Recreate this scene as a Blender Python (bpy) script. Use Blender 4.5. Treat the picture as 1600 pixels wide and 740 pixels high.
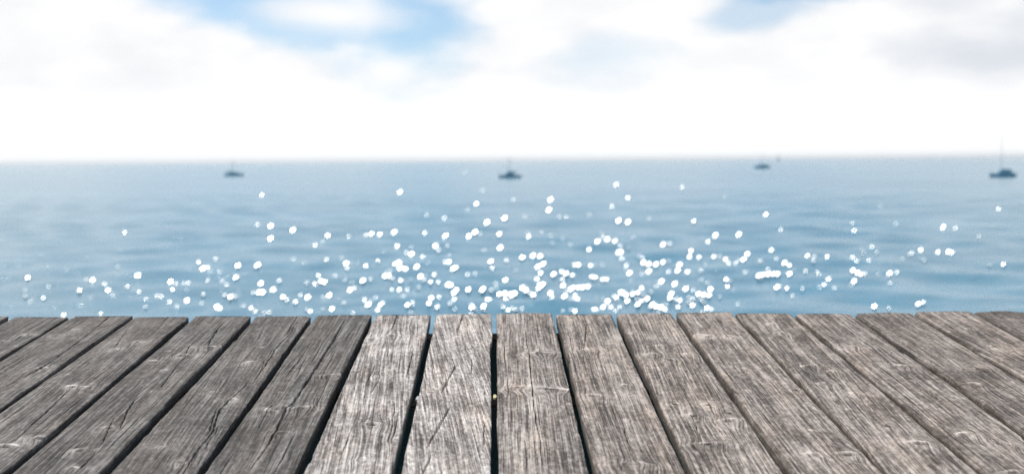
import bpy, math, random
import numpy as np
from mathutils import Vector, Matrix

for o in list(bpy.data.objects):
    bpy.data.objects.remove(o)
scene = bpy.context.scene
C = scene.collection
R = math.radians

# ------------------------------------------------------------------ camera
W_PX, H_PX, F_PX = 1600.0, 740.0, 2000.0
CAM = Vector((0.0, 0.0, 5.3))
PITCH, ROLL = math.atan(119.0 / F_PX), R(0.43)
fwd = Vector((0, math.cos(PITCH), -math.sin(PITCH)))
up0 = Vector((0, math.sin(PITCH), math.cos(PITCH)))
right = Vector((1, 0, 0)) * math.cos(ROLL) - up0 * math.sin(ROLL)
up = up0 * math.cos(ROLL) + Vector((1, 0, 0)) * math.sin(ROLL)
cd = bpy.data.cameras.new('camera')
cam = bpy.data.objects.new('camera', cd)
C.objects.link(cam)
m = Matrix((right, up, -fwd)).transposed().to_4x4()
m.translation = CAM
cam.matrix_world = m
cd.sensor_width = 36.0
cd.lens = 36.0 * F_PX / W_PX
cd.clip_start, cd.clip_end = 0.05, 100000.0
cd.dof.use_dof = True
cd.dof.focus_distance = 3.30
cd.dof.aperture_fstop = 3.15
cd.dof.aperture_blades = 0
scene.camera = cam

# ------------------------------------------------------------------ sun and sky
SUN_EL, SUN_AZ = R(50.0), R(-32.0)            # azimuth from +Y towards +X
sun_dir = Vector((math.sin(SUN_AZ) * math.cos(SUN_EL), math.cos(SUN_AZ) * math.cos(SUN_EL), math.sin(SUN_EL)))
sd = bpy.data.lights.new('sun', 'SUN')
sd.energy = 4.5
sd.angle = R(0.55)
sd.color = (1.0, 0.945, 0.872)
sun = bpy.data.objects.new('sun', sd)
sun.rotation_euler = (-sun_dir).to_track_quat('-Z', 'Y').to_euler()
sun.location = (0, 0, 30)
C.objects.link(sun)

world = bpy.data.worlds.new('World')
scene.world = world
world.use_nodes = True
nt = world.node_tree
nt.nodes.clear()


def N(tree, kind, **kw):
    n = tree.nodes.new(kind)
    for k, v in kw.items():
        if k == 'ins':
            for i, val in v.items():
                n.inputs[i].default_value = val
        else:
            setattr(n, k, v)
    return n


def math_node(tree, op, a, b=None, c=None, clamp=False):
    n = tree.nodes.new('ShaderNodeMath')
    n.operation = op
    n.use_clamp = clamp
    for i, v in enumerate((a, b, c)):
        if v is None:
            continue
        if isinstance(v, (int, float)):
            n.inputs[i].default_value = v
        else:
            tree.links.new(v, n.inputs[i])
    return n.outputs[0]


def smooth_node(tree, val, lo, hi, o0=0.0, o1=1.0):
    n = tree.nodes.new('ShaderNodeMapRange')
    n.interpolation_type = 'SMOOTHSTEP'
    tree.links.new(val, n.inputs[0])
    n.inputs[1].default_value, n.inputs[2].default_value = lo, hi
    n.inputs[3].default_value, n.inputs[4].default_value = o0, o1
    return n.outputs[0]


def mix_col(tree, fac, a, b, blend='MIX'):
    n = tree.nodes.new('ShaderNodeMix')
    n.data_type = 'RGBA'
    n.blend_type = blend
    for sock, v in ((n.inputs[0], fac), (n.inputs[6], a), (n.inputs[7], b)):
        if isinstance(v, (int, float)):
            sock.default_value = v
        elif isinstance(v, tuple):
            sock.default_value = (*v, 1.0)
        else:
            tree.links.new(v, sock)
    return n.outputs[2]


SKY_STRENGTH = 0.110
sky = N(nt, 'ShaderNodeTexSky', sky_type='NISHITA', sun_disc=False, sun_elevation=SUN_EL,
        sun_rotation=SUN_AZ, altitude=0.0, air_density=1.2, dust_density=0.3, ozone_density=1.2)
tc = N(nt, 'ShaderNodeTexCoord')
sep = N(nt, 'ShaderNodeSeparateXYZ')
nt.links.new(tc.outputs['Generated'], sep.inputs[0])
az = math_node(nt, 'ARCTAN2', sep.outputs[0], sep.outputs[1])
el = math_node(nt, 'ARCSINE', sep.outputs[2])
# cloud field: soft noise over the whole dome, stretched along the horizon
comb = N(nt, 'ShaderNodeCombineXYZ')
nt.links.new(math_node(nt, 'MULTIPLY', az, 5.0), comb.inputs[0])
nt.links.new(math_node(nt, 'MULTIPLY', el, 12.0), comb.inputs[1])
n_edge = N(nt, 'ShaderNodeTexNoise', ins={'Scale': 2.6, 'Detail': 5.0, 'Roughness': 0.5})
nt.links.new(comb.outputs[0], n_edge.inputs['Vector'])
n_big = N(nt, 'ShaderNodeTexNoise', ins={'Scale': 0.62, 'Detail': 4.0, 'Roughness': 0.55, 'Distortion': 0.6})
nt.links.new(comb.outputs[0], n_big.inputs['Vector'])
n_dome = N(nt, 'ShaderNodeTexNoise', ins={'Scale': 2.3, 'Detail': 5.0, 'Roughness': 0.55, 'Distortion': 0.5})
nt.links.new(tc.outputs['Generated'], n_dome.inputs['Vector'])
edge = math_node(nt, 'SUBTRACT', n_edge.outputs[0], 0.5)


def sky_px(x, y):
    return (x - 800.0) / F_PX, (251.0 - y) / F_PX


def lobe(x, y, rx, ry, soft=0.55, tilt=0.0, rough=1.7):
    """one soft-edged opening or cloud at a heading and height in the sky"""
    a0, e0 = sky_px(x, y)
    da = math_node(nt, 'SUBTRACT', az, a0)
    de = math_node(nt, 'SUBTRACT', el, e0)
    ct, st = math.cos(tilt), math.sin(tilt)
    u = math_node(nt, 'ADD', math_node(nt, 'MULTIPLY', da, ct), math_node(nt, 'MULTIPLY', de, st))
    v = math_node(nt, 'SUBTRACT', math_node(nt, 'MULTIPLY', de, ct), math_node(nt, 'MULTIPLY', da, st))
    u = math_node(nt, 'DIVIDE', u, rx / F_PX)
    v = math_node(nt, 'DIVIDE', v, ry / F_PX)
    d = math_node(nt, 'SQRT', math_node(nt, 'ADD', math_node(nt, 'MULTIPLY', u, u), math_node(nt, 'MULTIPLY', v, v)))
    d = math_node(nt, 'ADD', d, math_node(nt, 'MULTIPLY', edge, rough))
    return smooth_node(nt, d, 1.0 + soft * 0.6, 1.0 - soft, 0.0, 1.0)


def total(vals):
    t = vals[0]
    for v in vals[1:]:
        t = math_node(nt, 'MAXIMUM', t, v)
    return t


blue = total([
    lobe(430, 5, 250, 62, 0.6, R(-14)),
    lobe(640, 40, 110, 85, 0.7, R(12)),
    math_node(nt, 'MULTIPLY', lobe(955, 92, 100, 42, 0.8, R(8)), 0.36),
    math_node(nt, 'MULTIPLY', lobe(1185, 28, 95, 26, 0.7, R(12)), 0.62),
    lobe(1310, -14, 190, 30, 0.6, R(3)),
])
white = total([lobe(525, 25, 115, 30, 0.7, R(-3)), lobe(610, 112, 45, 22, 0.8)])
blue = math_node(nt, 'MULTIPLY', blue, math_node(nt, 'SUBTRACT', 1.0, math_node(nt, 'MULTIPLY', white, 0.92)))
# higher up and all around: broken cloud with blue openings
high = smooth_node(nt, el, R(6.5), R(16))
open_hi = smooth_node(nt, n_dome.outputs[0], 0.60, 0.36)
open_hi = math_node(nt, 'MULTIPLY', open_hi, high)
side = smooth_node(nt, math_node(nt, 'ABSOLUTE', az), 0.42, 0.60)
open_lo = math_node(nt, 'MULTIPLY', math_node(nt, 'MULTIPLY', smooth_node(nt, n_big.outputs[0], 0.52, 0.36), side),
                    smooth_node(nt, el, R(2.5), R(7)))
opening = math_node(nt, 'MINIMUM', total([blue, open_hi, open_lo]), 1.0)
# shaded cloud bellies
grey = total([
    math_node(nt, 'MULTIPLY', lobe(1570, 95, 175, 62, 1.0, R(4)), 1.0),
    math_node(nt, 'MULTIPLY', lobe(1450, 18, 95, 30, 0.9), 0.6),
    math_node(nt, 'MULTIPLY', lobe(20, 138, 90, 16, 0.9), 0.45),
    math_node(nt, 'MULTIPLY', smooth_node(nt, n_big.outputs[0], 0.50, 0.72), 0.35),
])
grey = math_node(nt, 'MULTIPLY', grey, smooth_node(nt, el, R(2.2), R(4.0)))
soft = smooth_node(nt, n_edge.outputs[0], 0.36, 0.66)
lit_cloud = mix_col(nt, soft, (0.955, 0.962, 0.978), (1.05, 1.045, 1.04))
lit_cloud = mix_col(nt, smooth_node(nt, el, R(4.2), R(1.2)), lit_cloud, (1.12, 1.115, 1.11))
cloud_col = mix_col(nt, grey, lit_cloud, (0.74, 0.78, 0.84))
sky_scaled = N(nt, 'ShaderNodeVectorMath', operation='SCALE')
sky_scaled.inputs['Scale'].default_value = SKY_STRENGTH
lift = N(nt, 'ShaderNodeVectorMath', operation='ADD')
lift.inputs[1].default_value = (0.0, 0.0, 0.09)
nt.links.new(tc.outputs['Generated'], lift.inputs[0])
nrm = N(nt, 'ShaderNodeVectorMath', operation='NORMALIZE')
nt.links.new(lift.outputs[0], nrm.inputs[0])
nt.links.new(nrm.outputs[0], sky.inputs[0])
hs = N(nt, 'ShaderNodeHueSaturation', ins={'Saturation': 1.12})
nt.links.new(sky.outputs[0], hs.inputs['Color'])
nt.links.new(hs.outputs[0], sky_scaled.inputs[0])
final = mix_col(nt, opening, cloud_col, sky_scaled.outputs[0])
bg = N(nt, 'ShaderNodeBackground', ins={'Strength': 1.0})
nt.links.new(final, bg.inputs[0])
wo = N(nt, 'ShaderNodeOutputWorld')
nt.links.new(bg.outputs[0], wo.inputs[0])

vs = scene.view_settings
vs.view_transform, vs.look, vs.gamma = 'Standard', 'None', 1.0
vs.use_curve_mapping = False
vs.exposure = 0.0
cy = scene.cycles
cy.use_adaptive_sampling = False
cy.use_denoising = True
cy.denoising_input_passes = 'RGB_ALBEDO'
cy.denoising_prefilter = 'NONE'
cy.sample_clamp_direct = 0.0
cy.sample_clamp_indirect = 4.0
cy.max_bounces = 6
cy.diffuse_bounces = 3
cy.caustics_reflective = False
cy.caustics_refractive = False
cy.blur_glossy = 0.5

# ------------------------------------------------------------------ helpers


def ray(px, py):
    return right * ((px - W_PX / 2) / F_PX) + up * ((H_PX / 2 - py) / F_PX) + fwd


def on_sea(px, py, z=0.0):
    d = ray(px, py)
    return CAM + d * ((z - CAM.z) / d.z)


def add_mesh(name, verts, faces, mat, parent=None, smooth=True):
    me = bpy.data.meshes.new(name)
    me.from_pydata([tuple(v) for v in verts], [], faces)
    me.validate()
    if smooth:
        me.polygons.foreach_set('use_smooth', [True] * len(me.polygons))
    me.materials.append(mat)
    me.update()
    ob = bpy.data.objects.new(name, me)
    C.objects.link(ob)
    if parent is not None:
        ob.parent = parent
    return ob


def np_mesh(name, co, quads, mats, parent=None, attrs=None, mat_idx=None):
    me = bpy.data.meshes.new(name)
    nv, nq = len(co), len(quads)
    me.vertices.add(nv)
    me.vertices.foreach_set('co', np.asarray(co, np.float32).ravel())
    me.loops.add(nq * 4)
    me.loops.foreach_set('vertex_index', np.asarray(quads, np.int32).ravel())
    me.polygons.add(nq)
    me.polygons.foreach_set('loop_start', np.arange(0, nq * 4, 4, dtype=np.int32))
    me.polygons.foreach_set('use_smooth', np.ones(nq, dtype=bool))
    for mt in (mats if isinstance(mats, (list, tuple)) else [mats]):
        me.materials.append(mt)
    if mat_idx is not None:
        me.polygons.foreach_set('material_index', np.asarray(mat_idx, np.int32))
    for k, v in (attrs or {}).items():
        at = me.attributes.new(k, 'FLOAT_VECTOR', 'POINT')
        at.data.foreach_set('vector', np.asarray(v, np.float32).ravel())
    me.update(calc_edges=True)
    me.validate()
    ob = bpy.data.objects.new(name, me)
    C.objects.link(ob)
    if parent is not None:
        ob.parent = parent
    return ob


def box_mesh(name, size, mat, parent, loc=(0, 0, 0), bevel=0.0):
    """a box with bevelled long edges"""
    import bmesh
    bm = bmesh.new()
    bmesh.ops.create_cube(bm, size=1.0)
    for v in bm.verts:
        v.co = Vector((v.co.x * size[0] + loc[0], v.co.y * size[1] + loc[1], v.co.z * size[2] + loc[2]))
    if bevel:
        bmesh.ops.bevel(bm, geom=list(bm.edges), offset=bevel, segments=2, affect='EDGES')
    me = bpy.data.meshes.new(name)
    bm.to_mesh(me)
    bm.free()
    me.materials.append(mat)
    ob = bpy.data.objects.new(name, me)
    C.objects.link(ob)
    ob.parent = parent
    return ob


def thing(name, label, cat, loc=(0, 0, 0), rot=None, group=None):
    o = bpy.data.objects.new(name, None)
    C.objects.link(o)
    o.location = loc
    if rot is not None:
        o.rotation_euler = rot
    o['label'], o['category'] = label, cat
    if group:
        o['group'] = group
    return o


def tag(o, label, cat, group=None):
    o['label'], o['category'] = label, cat
    if group:
        o['group'] = group
    return o


def new_mat(name):
    mt = bpy.data.materials.new(name)
    mt.use_nodes = True
    t = mt.node_tree
    b = t.nodes['Principled BSDF']
    return mt, t, b


class Noise2:
    """smooth value noise on a lattice, for shaping wood"""
    def __init__(self, seed):
        self.t = np.random.RandomState(seed).rand(256, 256)

    def __call__(self, x, y):
        x, y = np.broadcast_arrays(np.asarray(x, float), np.asarray(y, float))
        xi, yi = np.floor(x).astype(int), np.floor(y).astype(int)
        fx, fy = x - xi, y - yi
        fx, fy = fx * fx * (3 - 2 * fx), fy * fy * (3 - 2 * fy)
        t = self.t
        a, b = t[xi & 255, yi & 255], t[(xi + 1) & 255, yi & 255]
        c, d = t[xi & 255, (yi + 1) & 255], t[(xi + 1) & 255, (yi + 1) & 255]
        return (a * (1 - fx) + b * fx) * (1 - fy) + (c * (1 - fx) + d * fx) * fy - 0.5


# ------------------------------------------------------------------ materials
def wood_material():
    mt, t, b = new_mat('weathered_wood')
    at = N(t, 'ShaderNodeAttribute', attribute_name='grain')      # across the grain, along it, plank seed
    ft = N(t, 'ShaderNodeAttribute', attribute_name='feature')    # knot wood and painted side shade, bleached wood, plank tone
    sp = N(t, 'ShaderNodeSeparateXYZ')
    t.links.new(at.outputs['Vector'], sp.inputs[0])
    fs = N(t, 'ShaderNodeSeparateXYZ')
    t.links.new(ft.outputs['Vector'], fs.inputs[0])
    g, y, seed = sp.outputs
    knot, pale, tone = fs.outputs

    def noise(sx, sy, off, detail, rough, dist=0.0, gx=None):
        cx = N(t, 'ShaderNodeCombineXYZ')
        t.links.new(math_node(t, 'MULTIPLY', gx or g, sx), cx.inputs[0])
        t.links.new(math_node(t, 'MULTIPLY', y, sy), cx.inputs[1])
        t.links.new(math_node(t, 'MULTIPLY_ADD', seed, 7.31, off), cx.inputs[2])
        n = N(t, 'ShaderNodeTexNoise', ins={'Scale': 1.0, 'Detail': detail, 'Roughness': rough, 'Distortion': dist})
        t.links.new(cx.outputs[0], n.inputs['Vector'])
        return n.outputs[0]
    warp = noise(9.0, 1.3, 3.0, 2.0, 0.5)
    g2 = math_node(t, 'MULTIPLY_ADD', math_node(t, 'SUBTRACT', warp, 0.5), 0.012, g)
    streak = noise(120.0, 1.3, 11.0, 3.0, 0.62, 0.0, g2)
    fibre = noise(370.0, 6.0, 23.0, 3.0, 0.62, 0.0, g2)
    blotch = noise(9.0, 5.0, 37.0, 4.0, 0.62)
    patch = noise(26.0, 12.0, 51.0, 5.0, 0.7)
    flake = noise(120.0, 42.0, 71.0, 3.0, 0.6, 0.4)
    # growth rings, weathered into ridges
    ph = math_node(t, 'MULTIPLY_ADD', noise(7.0, 0.7, 61.0, 2.0, 0.5), 24.0, math_node(t, 'MULTIPLY', g, 560.0))
    ring = math_node(t, 'MULTIPLY_ADD', math_node(t, 'SINE', ph), 0.5, 0.5)
    s1 = smooth_node(t, streak, 0.34, 0.64)
    f1 = smooth_node(t, fibre, 0.30, 0.68)
    line = smooth_node(t, fibre, 0.40, 0.28)                      # open dark checks between fibres
    h = math_node(t, 'ADD', math_node(t, 'MULTIPLY', s1, 0.28), math_node(t, 'MULTIPLY', f1, 0.38))
    h = math_node(t, 'ADD', h, math_node(t, 'MULTIPLY', ring, 0.07))
    h = math_node(t, 'ADD', h, math_node(t, 'MULTIPLY', smooth_node(t, flake, 0.35, 0.7), 0.25))
    val = math_node(t, 'ADD', h, math_node(t, 'MULTIPLY', math_node(t, 'SUBTRACT', blotch, 0.5), 0.75))
    val = math_node(t, 'ADD', val, math_node(t, 'MULTIPLY', math_node(t, 'SUBTRACT', patch, 0.5), 0.45))
    val = math_node(t, 'ADD', val, math_node(t, 'MULTIPLY', pale, 0.42))
    val = math_node(t, 'MULTIPLY_ADD', val, 0.96, 0.02)
    ramp = N(t, 'ShaderNodeValToRGB')
    cr = ramp.color_ramp
    cr.elements[0].position, cr.elements[0].color = 0.15, (0.040, 0.037, 0.035, 1)
    cr.elements[1].position, cr.elements[1].color = 0.95, (0.62, 0.605, 0.585, 1)
    for p, c in ((0.38, (0.135, 0.126, 0.120)), (0.54, (0.250, 0.236, 0.227)), (0.70, (0.40, 0.386, 0.373))):
        e = cr.elements.new(p)
        e.color = (*c, 1)
    t.links.new(val, ramp.inputs[0])
    col = ramp.outputs[0]
    brown = smooth_node(t, noise(14.0, 3.0, 83.0, 3.0, 0.6), 0.42, 0.72)
    brown = math_node(t, 'MULTIPLY_ADD', brown, 0.5, smooth_node(t, seed, 18.5, 21.0, 0.08, 0.62))
    col = mix_col(t, brown, col, (1.09, 0.965, 0.872), 'MULTIPLY')
    col = mix_col(t, math_node(t, 'MULTIPLY', line, 0.8), col, (0.30, 0.28, 0.27), 'MULTIPLY')
    col = mix_col(t, math_node(t, 'MULTIPLY', knot, 0.8), col, (0.085, 0.066, 0.052))  # dark brown of the knots, also used for painted shade on plank sides
    sc = N(t, 'ShaderNodeVectorMath', operation='SCALE')
    t.links.new(col, sc.inputs[0])
    tone = math_node(t, 'ADD', tone, math_node(t, 'MULTIPLY', math_node(t, 'MULTIPLY', pale, 0.75), math_node(t, 'SUBTRACT', 1.05, tone)))
    t.links.new(tone, sc.inputs['Scale'])
    t.links.new(sc.outputs[0], b.inputs['Base Color'])
    b.inputs['Roughness'].default_value = 0.82
    b.inputs['Specular IOR Level'].default_value = 0.25
    bh = math_node(t, 'SUBTRACT', h, math_node(t, 'MULTIPLY', line, 0.4))
    bp = N(t, 'ShaderNodeBump', ins={'Strength': 0.8, 'Distance': 0.0024})
    t.links.new(bh, bp.inputs['Height'])
    t.links.new(bp.outputs[0], b.inputs['Normal'])
    return mt


def plain_wood(name, col, scale=(40, 3, 40)):
    mt, t, b = new_mat(name)
    tcn = N(t, 'ShaderNodeTexCoord')
    mp = N(t, 'ShaderNodeMapping')
    mp.inputs['Scale'].default_value = scale
    t.links.new(tcn.outputs['Object'], mp.inputs[0])
    n = N(t, 'ShaderNodeTexNoise', ins={'Scale': 1.0, 'Detail': 4.0, 'Roughness': 0.6})
    t.links.new(mp.outputs[0], n.inputs['Vector'])
    c = mix_col(t, n.outputs[0], tuple(v * 0.6 for v in col), tuple(v * 1.4 for v in col))
    t.links.new(c, b.inputs['Base Color'])
    b.inputs['Roughness'].default_value = 0.9
    bp = N(t, 'ShaderNodeBump', ins={'Strength': 0.5, 'Distance': 0.004})
    t.links.new(n.outputs[0], bp.inputs['Height'])
    t.links.new(bp.outputs[0], b.inputs['Normal'])
    return mt


def paint(name, col, rough=0.4, metal=0.0):
    mt, t, b = new_mat(name)
    tcn = N(t, 'ShaderNodeTexCoord')
    n = N(t, 'ShaderNodeTexNoise', ins={'Scale': 1.7, 'Detail': 4.0})
    t.links.new(tcn.outputs['Object'], n.inputs['Vector'])
    c = mix_col(t, n.outputs[0], tuple(v * 0.82 for v in col), tuple(min(1, v * 1.15) for v in col))
    t.links.new(c, b.inputs['Base Color'])
    b.inputs['Roughness'].default_value = rough
    b.inputs['Metallic'].default_value = metal
    return mt


SEA_BODY = (0.043, 0.182, 0.275)


def sea_material():
    mt, t, b = new_mat('sea_water')
    tcn = N(t, 'ShaderNodeTexCoord')

    def noise(sx, sy, detail, rough):
        mp = N(t, 'ShaderNodeMapping')
        mp.inputs['Scale'].default_value = (sx, sy, 1)
        t.links.new(tcn.outputs['Object'], mp.inputs[0])
        n = N(t, 'ShaderNodeTexNoise', ins={'Scale': 1.0, 'Detail': detail, 'Roughness': rough})
        t.links.new(mp.outputs[0], n.inputs['Vector'])
        return n.outputs[0]
    big = noise(0.018, 0.055, 4.0, 0.6)
    ripple = noise(0.42, 0.75, 5.0, 0.66)
    fine = noise(2.2, 3.8, 3.0, 0.6)
    col = mix_col(t, smooth_node(t, big, 0.35, 0.68), tuple(v * 0.93 for v in SEA_BODY), tuple(v * 1.07 for v in SEA_BODY))
    t.links.new(col, b.inputs['Base Color'])
    b.inputs['IOR'].default_value = 1.333
    b.inputs['Specular IOR Level'].default_value = 0.5
    t.links.new(smooth_node(t, big, 0.3, 0.7, 0.22, 0.18), b.inputs['Roughness'])
    hgt = math_node(t, 'ADD', math_node(t, 'MULTIPLY', ripple, 0.75), math_node(t, 'MULTIPLY', fine, 0.16))
    bp = N(t, 'ShaderNodeBump', ins={'Strength': 0.6, 'Distance': 0.37})
    t.links.new(hgt, bp.inputs['Height'])
    t.links.new(bp.outputs[0], b.inputs['Normal'])
    return mt


def crest_material():
    mt, t, b = new_mat('smooth_water')
    tcn = N(t, 'ShaderNodeTexCoord')
    n = N(t, 'ShaderNodeTexNoise', ins={'Scale': 0.4, 'Detail': 2.0})
    t.links.new(tcn.outputs['Object'], n.inputs['Vector'])
    c = mix_col(t, n.outputs[0], tuple(v * 0.94 for v in SEA_BODY), tuple(v * 1.06 for v in SEA_BODY))
    t.links.new(c, b.inputs['Base Color'])
    b.inputs['IOR'].default_value = 1.333
    b.inputs['Roughness'].default_value = 0.21
    return mt


MAT_WOOD = wood_material()
MAT_BEAM = plain_wood('dark_timber', (0.075, 0.058, 0.045))
MAT_SEA = sea_material()
MAT_CREST = crest_material()

# ------------------------------------------------------------------ sea


def build_sea():
    rs = np.random.RandomState(5)
    th_f = np.radians(np.arange(-36, 36.01, 0.2))
    th_o = np.radians(np.arange(40, 320.1, 5.0))
    th = np.concatenate([th_f, th_o])                     # 0 = straight out, clockwise
    r = np.concatenate([[0.5, 4, 9, 15, 20], np.geomspace(24, 700, 470), np.geomspace(760, 40000, 36)])
    dr = np.gradient(r)
    rr, tt = np.meshgrid(r, th, indexing='ij')
    x, y = rr * np.sin(tt), rr * np.cos(tt)
    z = np.zeros_like(x)
    fan = np.clip((np.radians(36) - np.abs((tt + np.pi) % (2 * np.pi) - np.pi)) / np.radians(6), 0, 1)
    for i in range(44):
        lam = 1.3 * (6.5 ** rs.rand())
        d = rs.uniform(-1.35, 1.35)
        k = 2 * np.pi / lam
        amp = 0.0036 * lam * (0.5 + rs.rand())
        f = np.clip(lam / (3.2 * dr[:, None]) - 1.0, 0, 1) * fan
        z += amp * f * np.sin(k * (x * np.sin(d) + y * np.cos(d)) + rs.rand() * 6.28)
    z -= 0.02
    nr, nt_ = x.shape
    co = np.stack([x, y, z], -1).reshape(-1, 3)
    i, j = np.meshgrid(np.arange(nr - 1), np.arange(nt_), indexing='ij')
    j2 = (j + 1) % nt_
    q = np.stack([i * nt_ + j, i * nt_ + j2, (i + 1) * nt_ + j2, (i + 1) * nt_ + j], -1).reshape(-1, 4)[:, ::-1]
    ob = np_mesh('sea', co, q, MAT_SEA)
    ob['kind'] = 'structure'
    return ob


sea = build_sea()

# wavelets that catch the sun: where they stand on the water (heading and dip seen from the pier) and how strongly
G1 = [(386,128,2),(700,30,0),(783,118,0),(752,186,2),(710,212,0),(930,165,0),(1110,167,3),(1103,216,3),(1153,246,1),(1187,248,1),(985,244,0),(514,238,0),(599,253,1),(889,256,3),(803,276,3),(41,338,2),(140,340,0),(220,335,1),(247,329,2),(287,332,2),(357,323,3),(506,325,2),(603,342,3),(717,343,3),(746,323,3),(770,328,0),(864,331,2),(1004,344,2),(1003,325,0),(1067,318,0),(1110,340,0),(1117,372,0),(1168,350,0),(1207,380,0),(370,391,2),(440,392,0),(418,418,1),(441,428,3),(556,389,3),(614,386,0),(869,398,3),(792,405,0),(32,452,1),(280,457,1),(125,474,3),(150,468,0),(179,467,0),(219,485,2),(130,495,1),(823,463,3),(828,495,1),(974,445,3),(1025,438,3),(1060,440,3),(1075,476,3),(1050,490,3),(1062,520,2),(1043,550,2),(1227,480,2),(380,470,3),(385,495,3),(410,502,3),(360,475,2),(466,490,3),(468,470,2),(515,475,2),(620,467,3),(640,500,3),(655,492,2),(603,462,1),(943,505,0),(712,523,1),(746,520,1),(786,529,3),(750,547,2),(805,525,1),(887,522,1),(892,554,3),(847,566,1),(70,534,2),(10,530,2),(20,563,3),(5,560,3),(120,553,0),(154,564,0),(207,557,3),(313,534,3),(330,532,3),(348,542,1),(389,555,2),(484,537,3),(551,525,2),(531,563,2),(383,598,2),(397,634,2),(86,590,1),(144,602,3),(44,628,3),(15,635,1),(92,643,0),(116,661,1),(58,692,3),(215,640,1),(232,673,3),(267,637,1),(276,698,2),(332,645,1),(213,650,1),(474,588,1),(484,636,1),(534,642,3),(571,637,2),(564,682,2),(617,577,3),(630,578,3),(655,603,3),(645,615,3),(713,600,3),(647,648,2),(785,597,3),(780,602,3),(825,598,1),(815,650,3),(805,650,3),(865,620,3),(890,618,3),(915,622,3),(938,620,3),(975,592,3),(990,603,3),(1055,590,3),(1055,575,2),(1126,526,3),(1165,511,2),(1185,522,3),(1215,530,2),(1166,550,2),(1170,580,3),(1110,617,3),(1215,593,3),(1165,650,3),(1100,665,3),(1130,682,3),(1205,665,3),(1220,650,3),(1195,690,3),(880,683,1),(945,692,1),(972,690,1),(1041,670,1),(747,690,1),(790,695,0),(15,690,0),(945,660,0)]
G2 = [(194,91,2),(251,155,2),(173,198,1),(66,237,0),(513,103,1),(204,269,3),(250,274,3),(354,255,0),(565,269,2),(714,152,0),(914,238,2),(672,339,3),(634,369,2),(784,335,3),(1091,298,2),(104,368,3),(130,345,1),(150,358,3),(148,386,3),(187,366,2),(63,407,2),(276,348,0),(212,390,1),(215,421,3),(205,418,3),(220,450,1),(242,480,1),(240,490,1),(10,482,3),(68,488,3),(90,486,1),(126,480,1),(320,447,1),(325,470,3),(350,478,3),(385,478,3),(420,466,2),(445,460,1),(406,435,1),(418,384,3),(450,377,1),(420,370,1),(555,411,2),(547,441,2),(591,444,2),(622,478,0),(663,440,2),(692,435,0),(718,455,2),(735,472,2),(768,472,1),(825,430,3),(807,455,3),(940,410,2),(966,450,1),(887,460,1),(908,475,0),(1005,470,3),(1025,485,3),(1028,525,3),(1115,436,2),(1150,437,1),(1143,460,1),(1210,441,2),(925,500,1),(880,532,3),(900,528,3),(925,526,3),(950,525,3),(970,525,3),(1105,507,1),(1160,514,1),(1172,522,1),(497,482,3),(490,508,3),(447,510,1),(537,514,2),(600,508,1),(674,510,0),(369,530,2),(411,562,3),(384,585,2),(475,573,3),(75,537,2),(92,540,2),(130,548,2),(148,550,2),(10,590,3),(30,590,3),(55,587,3),(305,582,1),(272,608,1),(604,550,0),(632,565,0),(724,550,2),(727,586,2),(742,555,0),(528,597,3),(565,600,1),(967,589,3),(1016,592,2),(1091,592,1),(1170,590,1),(1192,578,3),(1216,548,2),(790,608,0),(690,633,0),(225,617,3),(240,625,3),(215,612,3),(183,632,1),(460,620,3),(452,640,3),(480,645,1),(545,635,1),(543,660,1),(590,622,3),(615,625,3),(640,628,3),(562,676,3),(612,655,0),(98,640,0),(152,657,3),(132,640,1),(90,667,3),(129,685,3),(166,685,2),(246,655,3),(295,643,1),(200,650,0),(343,644,3),(370,670,3),(385,682,3),(410,685,3),(430,695,2),(360,680,2),(5,650,3),(15,672,2),(630,690,3),(650,695,2)]
G5 = [(1260,143,1),(1240,285,1),(1303,293,3),(1303,353,3),(1410,312,3),(232,485,2),(133,540,2),(349,430,0),(120,597,0),(122,628,0),(146,656,0),(234,584,0),(210,636,1),(382,557,0),(382,603,2),(447,553,3),(505,569,1),(522,600,2),(566,488,0),(664,532,3),(613,584,1),(642,604,0),(669,609,1),(777,511,1),(755,626,1),(700,648,2),(715,643,1),(821,561,3),(846,567,1),(829,600,2),(885,567,0),(908,564,1),(897,600,1),(815,657,1),(900,652,3),(909,505,1),(956,467,1),(977,498,3),(1000,490,1),(1013,507,0),(1038,450,1),(1001,553,1),(1069,557,1),(1028,590,1),(978,620,1),(970,664,0),(1134,541,2),(1146,484,3),(1241,481,3),(1235,485,2),(1257,570,3),(1346,553,1),(1222,612,1),(1250,612,3),(1265,613,3),(1315,601,3),(1110,634,3),(1135,632,1),(1045,682,3),(1057,690,3),(1210,687,2),(1362,635,2),(1383,645,1),(1423,658,2),(1447,625,1),(1483,636,3),(1453,525,1),(1500,522,2),(1530,535,3),(1515,570,1),(1297,705,1),(1275,707,0),(1493,703,2),(485,714,1),(305,722,2)]
G6 = [(234,196,0),(99,279,1),(106,316,2),(307,281,0),(535,300,3),(593,304,1),(800,212,2),(709,340,0),(428,410,2),(509,421,2),(560,419,3),(578,420,2),(215,417,0),(176,460,2),(99,444,1),(120,460,1),(150,425,0),(340,448,0),(430,445,0),(756,480,0),(824,478,2),(100,508,3),(125,520,3),(140,525,2),(160,522,1),(277,523,3),(312,515,2),(107,560,3),(93,575,0),(10,594,2),(222,525,0),(203,682,3),(275,687,1),(415,670,3),(440,660,2)]
spots = []
for ox, lst in ((500, G1), (900, G2), (0, G5), (1300, G6)):
    spots += [(ox + a / 3.083, 260 + b_ / 3.083, c) for a, b_, c in lst]
GLINT_OFF = {0: 3.3, 1: 2.5, 2: 1.6, 3: 0.3}                # degrees the face is turned off the sun
GLINT_SIZE = {0: 1.35, 1: 1.55, 2: 2.0, 3: 2.55}           # breadth, in 1/1280 of the distance


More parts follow.
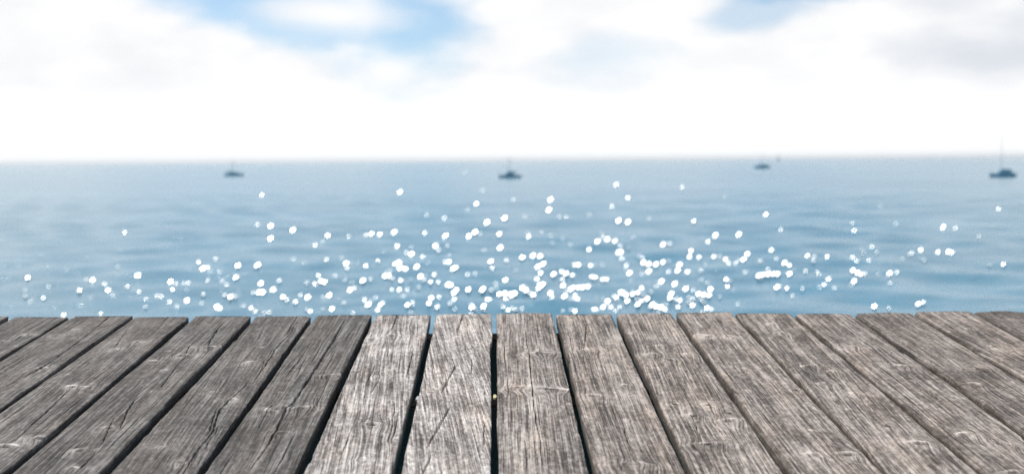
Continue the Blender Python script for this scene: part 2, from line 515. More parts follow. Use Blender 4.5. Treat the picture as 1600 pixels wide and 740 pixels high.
def build_wavelets():
    rnd = random.Random(3)
    verts, faces, sharp = [], [], []
    extra = []
    for k in range(60):                                   # a few more outside the view
        side = rnd.choice((-1, 1))
        extra.append((800 + side * rnd.uniform(820, 1300), rnd.uniform(400, 520), rnd.choice((0, 1, 1, 2))))
    for k in range(110):                                  # fainter ones scattered through the glitter
        extra.append((rnd.gauss(800, 330), 492 - abs(rnd.gauss(0, 62)), rnd.choice((0, 0, 1, 1))))
    for k in range(46):                                   # the bright heart of the glitter
        extra.append((rnd.gauss(890, 150), 488 - abs(rnd.gauss(0, 24)), rnd.choice((1, 2, 2, 3))))
    n = 5
    for px, py, c in spots + extra:
        p = on_sea(px, py)
        v = (CAM - p)
        dist = v.length
        v.normalize()
        h = (v + sun_dir).normalized()
        off = R(GLINT_OFF[c] + rnd.gauss(0, 0.35))
        ph = rnd.uniform(0, 6.283)
        a = Vector((0, 0, 1)).cross(h).normalized()
        h = (h + (a * math.cos(ph) + h.cross(a) * math.sin(ph)) * math.tan(off)).normalized()
        a = Vector((0, 0, 1)).cross(h).normalized()        # level axis across the face
        b_ = h.cross(a).normalized()                       # up the face
        if b_.z < 0:
            b_ = -b_
            a = -a
        wid = GLINT_SIZE[c] * dist / 1280.0 * rnd.uniform(0.92, 1.08)
        lng = wid / max(0.12, abs(v.dot(h))) * 0.95
        Rx, Ry = wid / 2 / math.tan(R(2.0)), lng / 2 / math.tan(R(2.0))
        base = len(verts)
        tilt_h = lng * abs(b_.z)
        cen = p + Vector((0, 0, tilt_h * 0.5 + 0.02))
        for i in range(n):
            for j in range(n):
                s, t = 2 * i / (n - 1) - 1, 2 * j / (n - 1) - 1
                # square to disc
                x = s * math.sqrt(1 - t * t / 2)
                y = t * math.sqrt(1 - s * s / 2)
                x, y = x * wid / 2, y * lng / 2
                q = cen + a * x + b_ * y - h * (x * x / (2 * Rx) + y * y / (2 * Ry))
                verts.append(q)
        for i in range(n - 1):
            for j in range(n - 1):
                q = base + i * n + j
                faces.append((q, q + n, q + n + 1, q + 1))
        # shoulders and back of the wavelet run down into the water
        ringi = [i * n for i in range(n)] + [(n - 1) * n + j for j in range(1, n)] + \
                [i * n + n - 1 for i in range(n - 2, -1, -1)] + [j for j in range(n - 2, 0, -1)]
        b0 = len(verts)
        m_ = len(ringi)
        for q in ringi:
            verts.append(verts[base + q] - h * 0.001)
        for q in ringi:
            w = verts[base + q]
            out = Vector((w.x - cen.x, w.y - cen.y, 0))
            verts.append(Vector((cen.x + out.x * 1.06, cen.y + out.y * 1.06 + lng * 0.08, -0.10)))
        for q in range(m_):
            q2 = (q + 1) % m_
            faces.append((b0 + q, b0 + m_ + q, b0 + m_ + q2, b0 + q2))
    ob = add_mesh('wavelets', verts, faces, MAT_CREST, sea)
    ob['kind'] = 'stuff'
    return ob


build_wavelets()

# ------------------------------------------------------------------ pier deck
EDGE_D = 4.26
P0 = CAM + ray(772, 491) * EDGE_D
d_cam = Vector((-28 / F_PX, 275 / F_PX, 1.0))                   # right, up, forward
s_ = -0.0036
t_ = 0.014 + 0.1375 * s_
to_w = lambda v: right * v[0] + up * v[1] + fwd * v[2]
d_hat = to_w(d_cam).normalized()                                # along the planks, out to sea
c_hat = to_w((1.0, -s_, t_))
c_hat = (c_hat - d_hat * c_hat.dot(d_hat)).normalized()         # across the planks
n_hat = c_hat.cross(d_hat).normalized()
PITCH_W = 93.8 / F_PX * EDGE_D
GAP = 0.0155
THICK = 0.046

pier = thing('pier', 'weathered grey wooden pier deck of long planks laid with dark gaps', 'pier', (P0.x, P0.y, 0.0))
bpy.context.view_layer.update()
M_deck = Matrix((c_hat, d_hat, n_hat)).transposed().to_4x4()
M_deck.translation = P0 - Vector((P0.x, P0.y, 0.0))


def deck_st(px, py):
    d = ray(px, py)
    k = (P0 - CAM).dot(n_hat) / d.dot(n_hat)
    q = CAM + d * k - P0
    return q.dot(c_hat), -q.dot(d_hat)                          # across, distance back from the sea end


# long checks, seen end to end (picture points are projected onto the deck)
CRACKS = [
    ([(170,495),(140,520),(113,541),(60,579),(0,608)], 1.6),
    ([(112,604),(85,630),(62,651),(20,690)], 1.4),
    ([(262,495),(248,510)], 1.2), ([(200,510),(178,545)], 0.8),
    ([(342,497),(336,515),(325,538)], 2.4), ([(298,533),(290,552)], 1.3), ([(285,556),(262,590),(250,606)], 1.3),
    ([(215,618),(200,640),(187,669)], 1.6), ([(125,707),(110,725),(98,742)], 1.6), ([(177,655),(160,690)], 1.2),
    ([(448,500),(430,538),(412,568),(402,590)], 1.4),
    ([(370,600),(355,625),(343,637),(330,658),(318,690),(306,705),(285,742)], 1.9), ([(338,640),(326,674)], 1.3),
    ([(541,494),(535,506),(518,538),(493,575),(483,592),(460,628),(446,643),(432,675),(416,700),(392,735)], 2.6),
    ([(478,560),(462,590)], 0.8), ([(455,680),(430,735)], 1.0),
    ([(619,492),(600,516)], 1.6), ([(588,598),(580,612)], 1.2), ([(586,570),(572,600)], 0.8),
    ([(724,491),(714,518)], 2.0), ([(711,573),(690,613)], 1.7), ([(703,636),(685,668),(667,699)], 1.9), ([(674,712),(660,742)], 1.7),
    ([(815,500),(819,530),(827,552),(829,580),(831,603),(835,650),(844,690),(848,742)], 1.1),
    ([(916,505),(914,540)], 1.2), ([(955,630),(963,655)], 1.2), ([(975,670),(985,700)], 1.0),
    ([(1042,495),(1035,530)], 0.9), ([(1100,500),(1125,530),(1140,550)], 0.9), ([(1190,560),(1230,610)], 0.9),
    ([(1150,640),(1180,690)], 0.9), ([(1410,675),(1430,695),(1465,738)], 1.6), ([(1290,610),(1340,660)], 0.9),
    ([(1420,610),(1470,640)], 1.1), ([(1440,600),(1500,648)], 1.4), ([(1480,560),(1540,600)], 1.1),
    ([(1440,520),(1500,560)], 1.0), ([(1500,510),(1580,555)], 1.0), ([(1230,520),(1262,560)], 0.8),
    ([(30,560),(0,578)], 0.9), ([(60,505),(15,535)], 0.9),
]
# knots: place, half-width in metres, bleached rim 0..1, open hole 0..1
KNOTS = [
    (113,604,.016,1,.4),(140,606,.020,.9,.2),(70,683,.028,1,.7),(10,697,.02,.9,.6),(42,523,.018,.9,.2),(85,526,.02,.7,.1),
    (65,577,.016,.9,.1),(215,534,.013,.9,.3),(120,515,.014,.7,.1),(180,545,.01,.7,.2),
    (335,541,.036,1,.5),(285,554,.018,.9,.4),(256,577,.010,.8,.2),(170,669,.016,.9,.4),(125,704,.016,1,.5),(114,731,.012,.8,.3),(240,563,.012,.7,.1),
    (392,565,.013,.8,.3),(361,624,.014,.9,.2),(282,722,.012,.9,.4),(250,699,.010,.7,.2),(328,611,.008,.8,.2),
    (434,642,.026,.8,.15),(475,641,.026,.8,.15),(517,589,.030,.7,.1),(440,680,.018,.6,.1),(503,623,.008,.9,.5),(440,614,.006,.8,.3),
    (580,532,.018,.7,.5),(615,526,.022,.8,.4),(600,547,.008,.7,.5),(588,588,.010,.5,.3),(580,664,.022,.4,.6),(505,692,.010,.6,.4),(566,718,.012,.9,.1),(622,688,.014,.8,.6),
    (735,544,.012,.5,.3),(672,612,.010,.6,.5),(690,672,.008,.3,.4),
    (852,555,.044,.8,.6),(812,608,.034,.9,.5),(865,611,.050,1,.7),(835,553,.008,.6,.6),
    (928,620,.022,.7,.3),(978,604,.014,.7,.6),(988,620,.008,.6,.3),(980,656,.006,.6,.4),(920,548,.022,.7,.2),(992,728,.03,.6,.1),
    (1033,541,.016,.7,.6),(1022,555,.024,.8,.6),(1049,563,.018,.8,.6),(1076,555,.02,.7,.1),(1058,632,.013,.7,.9),(1085,650,.016,.6,.9),(1106,633,.013,.5,.9),(1141,647,.012,.5,.8),(1139,659,.028,.7,.4),(1105,695,.030,.7,.7),
    (1095,526,.030,1,.3),(1138,526,.018,.8,.2),(1168,611,.006,.7,.5),(1155,575,.012,.7,.1),(1245,611,.014,.8,.7),(985,521,.01,.6,.4),
    (1265,573,.020,.8,.3),(1300,582,.020,.7,.3),(1288,600,.018,.8,.6),(1338,614,.012,.9,.3),(1224,521,.018,.7,.2),(1205,505,.012,.7,.3),
    (1325,712,.022,.8,.8),(1275,712,.018,.8,.3),(1437,692,.022,.9,.5),(1386,664,.018,.8,.2),
    (1312,540,.036,1,.3),(1405,571,.026,.9,.5),(1440,607,.01,.7,.2),(1510,677,.020,.7,.4),(1567,693,.028,.8,.5),(1580,738,.03,.7,.2),(1486,617,.01,.7,.2),
    (1533,577,.020,.6,.8),(1521,601,.022,.6,.4),(1537,627,.016,.9,.2),(1290,502,.012,.7,.2),(1515,516,.014,.7,.3),(1555,540,.012,.6,.2),
]
# plank tone (1 = mid grey) and grain slant, by plank left (-) and right (+) of the straight gap
TONE = {-11: .44, -10: .40, -9: .37, -8: .31, -7: .40, -6: .40, -5: .36, -4: .39, -3: .35, -2: 1.08, -1: 1.26, 0: .82, 1: .80,
        2: .84, 3: .80, 4: .76, 5: .79, 6: .66, 7: .79, 8: .48, 9: .60, 10: .60}
# gap to the next plank on the right: wider or tighter than the rest
GAP_EXTRA = {-9: .001, -8: .004, -7: -.007, -6: .004, -5: .002, -4: .004, -3: .001, -2: .003, -1: 0.0, 0: -.001, 1: .002, 2: .000,
             3: .002, 4: .003, 5: .001, 6: .002, 7: .001, 8: .001}
SLANT = {-1: -0.10, -2: -0.05, 4: 0.03, 2: 0.02, -4: -0.03}
HALF = (PITCH_W - GAP) / 2
T_END = 4.7


def plank_fields(k):
    cx = (k + 0.5) * PITCH_W
    cr, kn = [], []
    for pts, w in CRACKS:
        st = [deck_st(*p) for p in pts]
        mid = st[len(st) // 2][0]
        if math.floor(mid / PITCH_W) == k:
            cr.append((np.array([[np.clip(a - cx, -HALF + .012, HALF - .012), b] for a, b in st]), w))
    for px, py, r, rim, hole in KNOTS:
        a, b = deck_st(px, py)
        if math.floor(a / PITCH_W) == k:
            kn.append((a - cx, b, r, rim, hole))
    return cx, cr, kn


def build_plank(k):
    rs = np.random.RandomState(100 + k)
    nz = Noise2(300 + k)
    cx, cr, kn = plank_fields(k)
    # rows along the plank: fine where it is looked at, coarse behind the camera
    s_off = 0.003 * rs.randn()
    t = np.concatenate([[0, .0015, .004], np.arange(.008, 1.95, .0052), np.arange(2.0, T_END, .06), [T_END]])
    nt_ = len(t)
    # extra hair checks
    for _ in range(6):
        x0 = rs.uniform(-HALF + .02, HALF - .02)
        t0 = rs.uniform(0.0, 1.7)
        ln = rs.uniform(.10, .38)
        sl = SLANT.get(k, 0) + rs.normal(0, .02)
        tt = np.linspace(0, ln, 5)
        cr.append((np.stack([np.clip(x0 - sl * tt + rs.normal(0, .0012, 5), -HALF + .012, HALF - .012), t0 + tt], -1), rs.uniform(.5, 1.05)))
    # sort checks into tracks that mesh columns can follow
    tracks = []
    for c in sorted(cr, key=lambda c: -c[1]):
        c = (c[0][np.argsort(c[0][:, 1])], c[1])
        for tr in tracks:
            if all(c[0][0, 1] > o[0][-1, 1] + .05 or c[0][-1, 1] < o[0][0, 1] - .05 for o in tr) and \
               all(abs(c[0][:, 0].mean() - o[0][:, 0].mean()) < .05 for o in tr):
                tr.append(c)
                break
        else:
            if len(tracks) < 6:
                tracks.append([c])
    xs, ws = [], []
    for tr in tracks:
        tr.sort(key=lambda c: c[0][0, 1])
        pt = np.concatenate([c[0] for c in tr])
        x = np.interp(t, pt[:, 1], pt[:, 0]) + .0022 * nz(t * 22, 3.3 + len(xs)) + .0015 * nz(t * 75, 9.1 + len(xs))
        w = np.zeros(nt_)
        for p, wd in tr:
            a, b = p[0, 1], p[-1, 1]
            u = np.clip((t - a) / max(b - a, 1e-6), 0, 1)
            prof = np.clip(np.minimum((t - a + .012), (b + .012 - t)) / (.22 * (b - a) + .01), 0, 1) ** .6
            if a < .02:
                prof = np.where(t < (a + b) / 2, 1.0, prof)
            w = np.maximum(w, prof * wd * .00125 * (1 + .9 * nz(t * 45, 5.0 + len(ws))))
        xs.append(x)
        ws.append(np.clip(w, 0, None))
    order = np.argsort([x.mean() for x in xs])
    xs, ws = [xs[i] for i in order], [ws[i] for i in order]
    # edges
    def edge(sgn, ph):
        e = .0035 * nz(t * 3.1, ph) + .0022 * nz(t * 14, ph + 5) + .0014 * nz(t * 60, ph + 9)
        chip = np.clip(nz(t * 9, ph + 20) - .30, 0, 1) * .03
        return sgn * (HALF + e - chip)
    xl, xr = edge(-1, 1.5), edge(1, 40.5) - GAP_EXTRA.get(k, 0)
    lim = xl + .012
    for i in range(len(xs)):
        xs[i] = np.maximum(xs[i], lim + .004)
        lim = xs[i] + .004
    lim = xr - .012
    for i in range(len(xs) - 1, -1, -1):
        xs[i] = np.minimum(xs[i], lim - .004)
        lim = xs[i] - .004
    rl = .0045 + .002 * rs.rand() + .003 * nz(t * 5, 70)         # worn arrises
    rr_ = .0028 + .0012 * rs.rand() + .002 * nz(t * 5, 80)
    if k > 0:
        rl = rl + .0040 + .004 * nz(t * 9, 75)
    cols, dep = [], []                                          # x per row, extra depth per row
    arc = [(0, 1), (.08, .62), (.29, .29), (.62, .08)]
    for u, v in arc:
        cols.append(xl + rl * u)
        dep.append(-rl * v)
    stops = [xl + rl] + xs + [xr - rr_]
    widths = [np.mean(stops[i + 1] - stops[i]) for i in range(len(stops) - 1)]
    for i in range(len(stops) - 1):
        a = stops[i] + (ws[i - 1] + .0004 if i > 0 else 0)
        b = stops[i + 1] - (ws[i] + .0004 if i < len(xs) else 0)
        if i > 0:
            x, w = xs[i - 1], ws[i - 1]
            D = np.clip(w * 14, 0, .026)
            for u, v in ((-1, 0), (-.72, -.85), (0, -1), (.72, -.85)):
                cols.append(x + u * (w + .0004))
                dep.append(D * v)
        nn = max(3, int(round(widths[i] / .0042)))
        for q in range(nn + (1 if i == len(stops) - 2 else 0)):
            cols.append(a + (b - a) * q / nn)
            dep.append(np.zeros(nt_))
        if i == len(stops) - 2:
            pass
    for u, v in arc[::-1]:
        cols.append(xr - rr_ * u)
        dep.append(-rr_ * v)
    X = np.stack(cols, 1)
    Dp = np.stack(dep, 1)
    T = np.repeat(t[:, None], X.shape[1], 1)
    # ragged sea end
    endj = .010 * nz(X * 25, 2.2) + .006 * nz(X * 120, 7.7) + s_off
    T = T + endj * np.clip(1 - T / .05, 0, 1)
    Z = Dp + .004 * nz(T * 2.2, X * 6 + 3) + .0022 * nz(T * 7, X * 30) + .0012 * nz(T * 18, X * 140)
    cup = rs.uniform(-.0025, .0025)
    Z += cup * ((X / HALF) ** 2 - .4) + rs.uniform(-.002, .002) + .004 * nz(T * .8, 12.3)
    knot, pale = np.zeros_like(X), np.zeros_like(X)
    G = X + SLANT.get(k, 0) * T
    G = G + .012 * nz(T * 1.1, 8.8) + .0025 * nz(T * 3.0, X * 7)
    small = [(rs.uniform(-HALF, HALF), rs.uniform(0, 1.9), rs.uniform(.003, .007), rs.uniform(.4, .9), rs.uniform(.1, .5)) for _ in range(5)]
    for kx, ky, r, rim, hole in kn + small:
        ry = min(r, .019) * (1.0 if r < .03 else .7)
        ax = X - kx
        ay = T - ky + .25 * ax * rs.uniform(-.6, .6)
        rx = r * (1 + .35 * nz(np.arctan2(ay, ax) * 1.2 + 10, ky * 9))
        e = np.sqrt((ax / rx) ** 2 + (ay / ry) ** 2)
        fl = 2.3 * ry
        G = G - .55 * rx * np.tanh(ax / rx * 1.3) * np.exp(-(ax / (1.7 * rx)) ** 2) * np.exp(-(ay / fl) ** 2)
        ridge = np.exp(-((e - .95) / .35) ** 2)
        pit = np.exp(-(e / .45) ** 2)
        amp = min(r, .03)
        Z += amp * (.10 * ridge + .08 * np.exp(-(e / 1.7) ** 2)) - (.0015 + .45 * amp) * hole * pit
        crk = np.exp(-((ay - .25 * ry * np.sin(ax / rx * 2.0)) / (.20 * ry)) ** 2) * np.clip(1.05 - np.abs(ax / rx), 0, 1)
        Z -= .007 * hole * crk
        knot = np.maximum(knot, np.clip(1.25 * pit * (.45 + .55 * hole), 0, 1))
        brk = np.clip(.75 + 1.3 * nz(X * 70 + ky * 31, T * 55), 0, 1.2)
        knot = np.maximum(knot, np.clip(1.1 * hole * crk, 0, 1) * (1.0 if r > .009 else 0.0))
        th = np.arctan2(ay / ry, ax / rx)
        one = np.clip(.42 + .58 * np.cos(th - rs.uniform(-2.6, -.5)), .05, 1)
        pale = np.maximum(pale, 1.3 * rim * brk * one * np.exp(-((e - 1.0) / .42) ** 2))
        pale = np.maximum(pale, .45 * rim * brk * np.exp(-(ax / (2.4 * rx)) ** 2 - (ay / (2.6 * ry)) ** 2))
    for i, x in enumerate(xs):                                   # bleached lips along the checks
        near = np.abs(X - x[:, None])
        pale = np.maximum(pale, (.38 if k == 0 else .16) * np.exp(-(near / .009) ** 2) * np.clip(ws[i][:, None] / .0009, 0, 1))
    if k == 0 and len(xs):
        big = max(range(len(xs)), key=lambda i: ws[i].sum())
        near = np.abs(X - xs[big][:, None])
        Z += .0030 * np.exp(-(near / .008) ** 2)
    tone = TONE.get(k, .7) * np.ones_like(X)
    # close the section: left foot, top, right foot
    zb = -THICK * np.ones((nt_, 1))
    full_x = np.concatenate([xl[:, None] + .003, xl[:, None] + .0008, X, xr[:, None] - .0008, xr[:, None] - .003], 1)
    full_z = np.concatenate([zb, Z[:, :1] * .5 + zb * .5, Z, Z[:, -1:] * .5 + zb * .5, zb], 1)
    full_t = np.concatenate([T[:, :1], T[:, :1], T, T[:, -1:], T[:, -1:]], 1)
    gl, gr = G[:, :1], G[:, -1:]
    full_g = np.concatenate([gl - THICK, gl - THICK / 2, G, gr + THICK / 2, gr + THICK], 1)
    pad = lambda f: np.concatenate([np.zeros((nt_, 2)), f, np.zeros((nt_, 2))], 1)
    knot_shade, fp = pad(knot), pad(pale)
    knot_shade[:, :2] = knot_shade[:, -2:] = .85                                # plank sides painted dark brown, standing in for shade in the gaps
    knot_shade[:, 2:5] = np.array([.8, .7, .5]) * np.clip(.8 + .9 * nz(full_t[:, 2:5] * 30, 44.0), 0, 1.2)  # the painted shade carries on, broken up, over the left arris
    ftone = np.full_like(full_x, TONE.get(k, .7))
    nc = full_x.shape[1]
    co = np.stack([full_x + cx, -full_t, full_z], -1).reshape(-1, 3)
    grain = np.stack([full_g, full_t + k * 2.7, np.full_like(full_x, k + 20.0)], -1).reshape(-1, 3)
    feat = np.stack([knot_shade, fp, ftone], -1).reshape(-1, 3)
    i, j = np.meshgrid(np.arange(nt_ - 1), np.arange(nc), indexing='ij')
    j2 = (j + 1) % nc
    q = np.stack([i * nc + j, (i + 1) * nc + j, (i + 1) * nc + j2, i * nc + j2], -1).reshape(-1, 4)
    # sea-end face: fan of quads between the top line and the foot line
    cap = []
    a, b = 0, nc - 1
    while b - a > 2:
        cap.append((a, a + 1, b - 1, b))
        a, b = a + 1, b - 1
    q = np.concatenate([q, np.array(cap, int), (np.array(cap, int) + (nt_ - 1) * nc)[:, ::-1]])
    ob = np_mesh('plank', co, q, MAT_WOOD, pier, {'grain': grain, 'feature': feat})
    ob.matrix_local = M_deck
    return ob


for k in range(-10, 10):
    build_plank(k)

# joists under the planks, edge beam, girders and piles down into the water
span = 20 * PITCH_W
for jt in np.arange(0.04, 4.7, 0.80):
    j = box_mesh('joist', (span, 0.10, 0.32), MAT_BEAM, pier, (0, -jt - 0.05, -THICK - 0.16 - 0.008), 0.006)
    j.matrix_local = M_deck
for gx in (-1.35, 1.35):
    g = box_mesh('girder', (0.16, 4.4, 0.22), MAT_BEAM, pier, (gx, -2.35, -THICK - 0.328 - 0.113), 0.008)
    g.matrix_local = M_deck


def pile_mesh(x, y, top):
    vs, fs = [], []
    rnd = random.Random(int(x * 100 + y * 10))
    for i in range(9):
        z = -2.5 + (top + 2.5) * i / 8
        rad = 0.15 - 0.004 * i + rnd.uniform(-.006, .006)
        for q in range(14):
            a = q / 14 * 2 * math.pi
            rr2 = rad * (1 + .03 * math.sin(3 * a + i))
            vs.append((x + rr2 * math.cos(a), y + rr2 * math.sin(a), z))
    for i in range(8):
        for q in range(14):
            fs.append((i * 14 + q, i * 14 + (q + 1) % 14, (i + 1) * 14 + (q + 1) % 14, (i + 1) * 14 + q))
    fs.append(tuple(range(14))[::-1])
    fs.append(tuple(8 * 14 + q for q in range(14)))
    return add_mesh('pile', vs, fs, MAT_BEAM, pier)


for gx in (-1.35, 1.35):
    for t0 in (0.7, 3.6):
        w = M_deck @ Vector((gx, -t0, -THICK - 0.328 - 0.20))
        pile_mesh(w.x, w.y, w.z)

# slivers in the gaps: one added as light showing through, one of straw-coloured wood


def chip(px, py, size, mat, label, lift=0.0, rot=0.0):
    a, b = deck_st(px, py)
    rnd = random.Random(int(px))
    w, l, h = size
    vs, fs = [], []
    prof = [(-.5, -.35), (-.2, -.5), (.3, -.46), (.5, -.2), (.46, .3), (.15, .5), (-.35, .44)]
    for z in (-h / 2, h / 2):
        for u, v in prof:
            vs.append((u * w * rnd.uniform(.9, 1.1), v * l, z + rnd.uniform(-.1, .1) * h))
    n = len(prof)
    fs = [tuple(range(n))[::-1], tuple(range(n, 2 * n))] + [(i, (i + 1) % n, (i + 1) % n + n, i + n) for i in range(n)]
    ob = add_mesh('gap_sliver', vs, fs, mat, None, False)
    base = P0 + c_hat * a - d_hat * b + n_hat * lift
    ob.matrix_world = Matrix.Translation(base) @ M_deck.to_3x3().to_4x4() @ Matrix.Rotation(rot, 4, 'X')
    tag(ob, label, 'wood chip')


chip(654, 619, (.013, .032, .006), plain_wood('gap_light_sliver', (0.42, 0.45, 0.48)),  # added pale sliver in place of light coming up through the gap
     'pale grey sliver added as light seen through the gap beside the lightest plank', -.006)
chip(773, 615, (.009, .034, .005), plain_wood('straw_chip', (0.50, 0.46, 0.26)),
     'yellowish sliver of wood caught in the straight gap between two planks', -.008)

# ------------------------------------------------------------------ boats
MAT_HULL = paint('navy_hull', (0.035, 0.225, 0.350), 0.8)
MAT_HULL2 = paint('blue_hull', (0.065, 0.300, 0.430), 0.8)
MAT_CABIN = paint('grey_blue_cabin', (0.085, 0.31, 0.43), 0.7)
MAT_MAST = paint('alloy_mast', (0.20, 0.29, 0.34), 0.6)
MAT_COVER = paint('navy_canvas', (0.045, 0.24, 0.37), 0.9)
MAT_SAIL = paint('grey_sail', (0.42, 0.46, 0.47), 0.9)
MAT_GLASS = paint('dark_glass', (0.02, 0.03, 0.035), 0.15)


def hull_mesh(L, B, free, draft):
    vs, fs = [], []
    ns, na = 13, 9
    for i in range(ns):
        u = i / (ns - 1)
        x = (u - .5) * L
        w = B / 2 * (1 - (max(0, u - .42) / .58) ** 2.3) * (.78 + .22 * math.sin(min(1, u / .45) * math.pi / 2))
        w = max(w, .02)
        sheer = free * (1 + .35 * (u - .45) ** 2 * 2 + (.25 * max(0, u - .6)))
        for q in range(na):
            a = -1 + 2 * q / (na - 1)
            yy = w * math.copysign(abs(a) ** .6, a)
            zz = -draft + (sheer + draft) * abs(a) ** 2.2
            vs.append((x + .05 * L * max(0, u - .8) * abs(a), yy, zz))
    for i in range(ns - 1):
        for q in range(na - 1):
            fs.append((i * na + q, (i + 1) * na + q, (i + 1) * na + q + 1, i * na + q + 1))
        fs.append((i * na, i * na + na - 1, (i + 1) * na + na - 1, (i + 1) * na))     # deck
    fs.append(tuple(range(na)))
    fs.append(tuple((ns - 1) * na + q for q in range(na))[::-1])
    return vs, fs


def rod(p, q, r0, r1, n=8):
    p, q = Vector(p), Vector(q)
    d = (q - p).normalized()
    a = d.orthogonal().normalized()
    b = d.cross(a)
    vs = []
    for c, r in ((p, r0), (q, r1)):
        for i in range(n):
            th = 2 * math.pi * i / n
            vs.append(c + a * math.cos(th) * r + b * math.sin(th) * r)
    fs = [(i, (i + 1) % n, n + (i + 1) % n, n + i) for i in range(n)] + [tuple(range(n))[::-1], tuple(range(n, 2 * n))]
    return vs, fs


def cabin_mesh(x0, x1, w, z0, h):
    vs = []
    for z, s in ((z0, 1.0), (z0 + h * .75, .9), (z0 + h, .72)):
        xm, hl = (x0 + x1) / 2, (x1 - x0) / 2 * (s * .55 + .45)
        for sx, sy in ((-1, -1), (1, -.7), (1, .7), (-1, 1)):
            vs.append((xm + sx * hl, sy * w / 2 * s, z))
    fs = [(8, 9, 10, 11)]
    for l in (0, 4):
        fs += [(l + i, l + (i + 1) % 4, l + 4 + (i + 1) % 4, l + 4 + i) for i in range(4)]
    return vs, fs


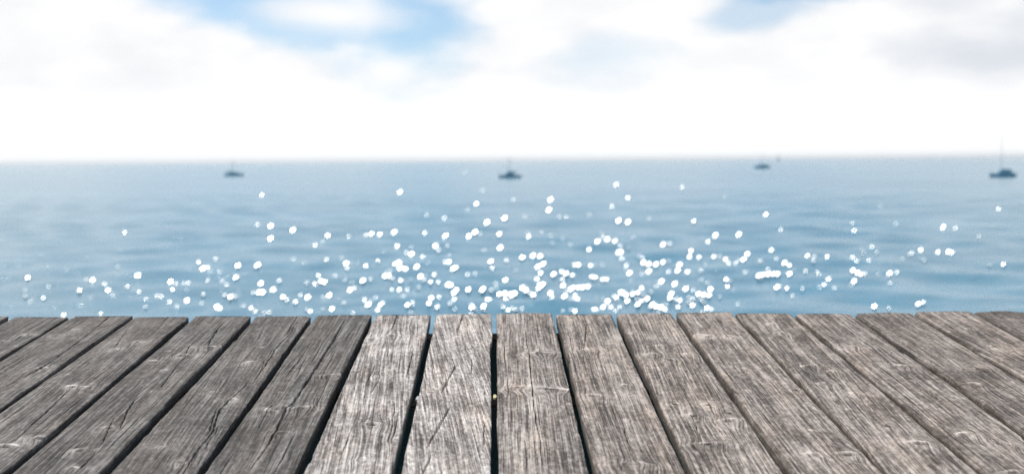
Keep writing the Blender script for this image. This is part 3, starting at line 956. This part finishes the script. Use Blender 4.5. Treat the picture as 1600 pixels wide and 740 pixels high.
def sailboat(px, py, length, mast, label, hull_mat, heading, mast_at=.05, cabin=(.0, .0, .0), lean=0.0, sails=False, mizzen=0):
    p = on_sea(px, py)
    t = thing('sailboat', label, 'sailboat', (p.x, p.y, 0.0), (0, lean, heading), 'boats out on the sea')
    L, B = length, length * .30
    free = L * .115
    v, f = hull_mesh(L, B, free, .35)
    h = add_mesh('hull', v, f, hull_mat, t)
    x0, x1, ch = cabin
    if ch:
        v, f = cabin_mesh(x0 * L, x1 * L, B * .66, free * .9, ch)
        cb = add_mesh('cabin', v, f, MAT_CABIN, t, False)
        for sy in (-1, 1):
            for q in range(3):
                wx = (x0 + (x1 - x0) * (.28 + .22 * q)) * L
                v, f = cabin_mesh(wx - .03 * L, wx + .03 * L, .06, free * .9 + ch * .28, ch * .32)
                v = [(a, b_ + sy * B * .31, c) for a, b_, c in v]
                add_mesh('window', v, f, MAT_GLASS, cb, False)
    mx = mast_at * L
    v, f = rod((mx, 0, free * .7), (mx - .02 * L, 0, mast), .11 * 7.0 / mast, .07 * 7.0 / mast)
    mo = add_mesh('mast', v, f, MAT_MAST, t)
    v, f = rod((mx, -.42, mast * .62), (mx, .42, mast * .62), .03, .03, 6)
    add_mesh('spreader', v, f, MAT_MAST, mo)
    v, f = rod((mx, 0, free + .95), (mx - .40 * L, 0, free + 1.0), .07, .06)
    bo = add_mesh('boom', v, f, MAT_MAST, t)
    if not sails:
        v, f = rod((mx - .01, 0, free + 1.12), (mx - .38 * L, 0, free + 1.10), .20, .10, 10)
        add_mesh('furled_sail', v, f, MAT_COVER, bo)
        v, f = rod((mx - .02 * L, 0, mast * .96), (.49 * L, 0, free * 1.2), .012, .012, 6)
        add_mesh('forestay', v, f, MAT_COVER, t)
    else:
        n = 7
        for nm, (ax, az), (bx, bz), (cx2, cz), bel in (('mainsail', (mx - .05, mast * .98), (mx - .05, free + 1.1), (mx - .40 * L, free + 1.1), .5),
                                                      ('jib', (mx, mast * .9), (.48 * L, free + .4), (mx + .04, free + .7), .4)):
            vs2, fs2 = [], []
            for side in (0, 1):
                for i in range(n + 1):
                    for j in range(n + 1):
                        u, w = i / n, j / n
                        x = ax + (bx - ax) * u + (cx2 - bx) * u * w
                        z = az + (bz - az) * u + (cz - bz) * u * w
                        yb = bel * math.sin(math.pi * w) * u * (1.2 - u) * 2
                        vs2.append((x, yb + side * .03, z))
            m1 = (n + 1) ** 2
            for i in range(n):
                for j in range(n):
                    q = i * (n + 1) + j
                    fs2.append((q, q + 1, q + n + 2, q + n + 1))
                    fs2.append((m1 + q, m1 + q + n + 1, m1 + q + n + 2, m1 + q + 1))
            add_mesh(nm, vs2, fs2, MAT_SAIL, t)
    for q, x in enumerate((-.42, -.2, .2, .42)):
        v, f = rod((x * L, B * .36 * (1 if abs(x) < .3 else .6), free * .95), (x * L, B * .36 * (1 if abs(x) < .3 else .6), free * .95 + .6), .025, .02, 5)
        add_mesh('stanchion', v, f, MAT_MAST, t)
    v, f = cabin_mesh(-.50 * L, -.47 * L, .10, -.5, .8 + free)
    add_mesh('rudder', v, f, hull_mat, t, False)
    return t


sailboat(365.5, 275, 7.6, 7.0, 'low dark blue sailboat with a long flat cabin, alone on the open sea',
         MAT_HULL2, R(8), -.06, (-.30, .26, .75))
sailboat(797, 278, 6.9, 6.6, 'blue sailboat with a tall cabin amidships, out beyond the sun glints',
         MAT_HULL, R(172), .06, (-.20, .20, 1.05))
sailboat(1192, 263, 12.0, 8.5, 'smallest dark boat hull, lying close to the far grey sail',
         MAT_HULL2, R(40), .0, (-.1, .22, 1.0))
sailboat(1566.5, 276.5, 7.0, 11.8, 'darkest navy sailboat with the tallest bare mast and a raised cabin',
         MAT_HULL, R(184), .05, (-.36, .18, 1.0))
sailboat(1216, 251.3, 17.0, 21.5, 'tiny pale grey sail under way right on the horizon',
         MAT_HULL2, R(60), .05, (-.25, .1, .8), 0, True)

# ------------------------------------------------------------------ air over the sea
def build_haze():
    import bmesh
    bm = bmesh.new()
    bmesh.ops.create_cube(bm, size=1.0)
    for v in bm.verts:
        v.co = Vector((v.co.x * 84000, v.co.y * 84000, -3.6 + (v.co.z + .5) * 28.6))
    me = bpy.data.meshes.new('haze')
    bm.to_mesh(me)
    bm.free()
    mt = bpy.data.materials.new('sea_haze')
    mt.use_nodes = True
    t = mt.node_tree
    t.nodes.clear()
    v = N(t, 'ShaderNodeVolumePrincipled')
    v.inputs['Color'].default_value = (0.87, 0.95, 1.0, 1.0)
    v.inputs['Density'].default_value = 1.2e-4
    v.inputs['Anisotropy'].default_value = 0.2
    o = N(t, 'ShaderNodeOutputMaterial')
    t.links.new(v.outputs[0], o.inputs['Volume'])
    me.materials.append(mt)
    ob = bpy.data.objects.new('haze', me)
    C.objects.link(ob)
    ob['kind'] = 'stuff'


build_haze()
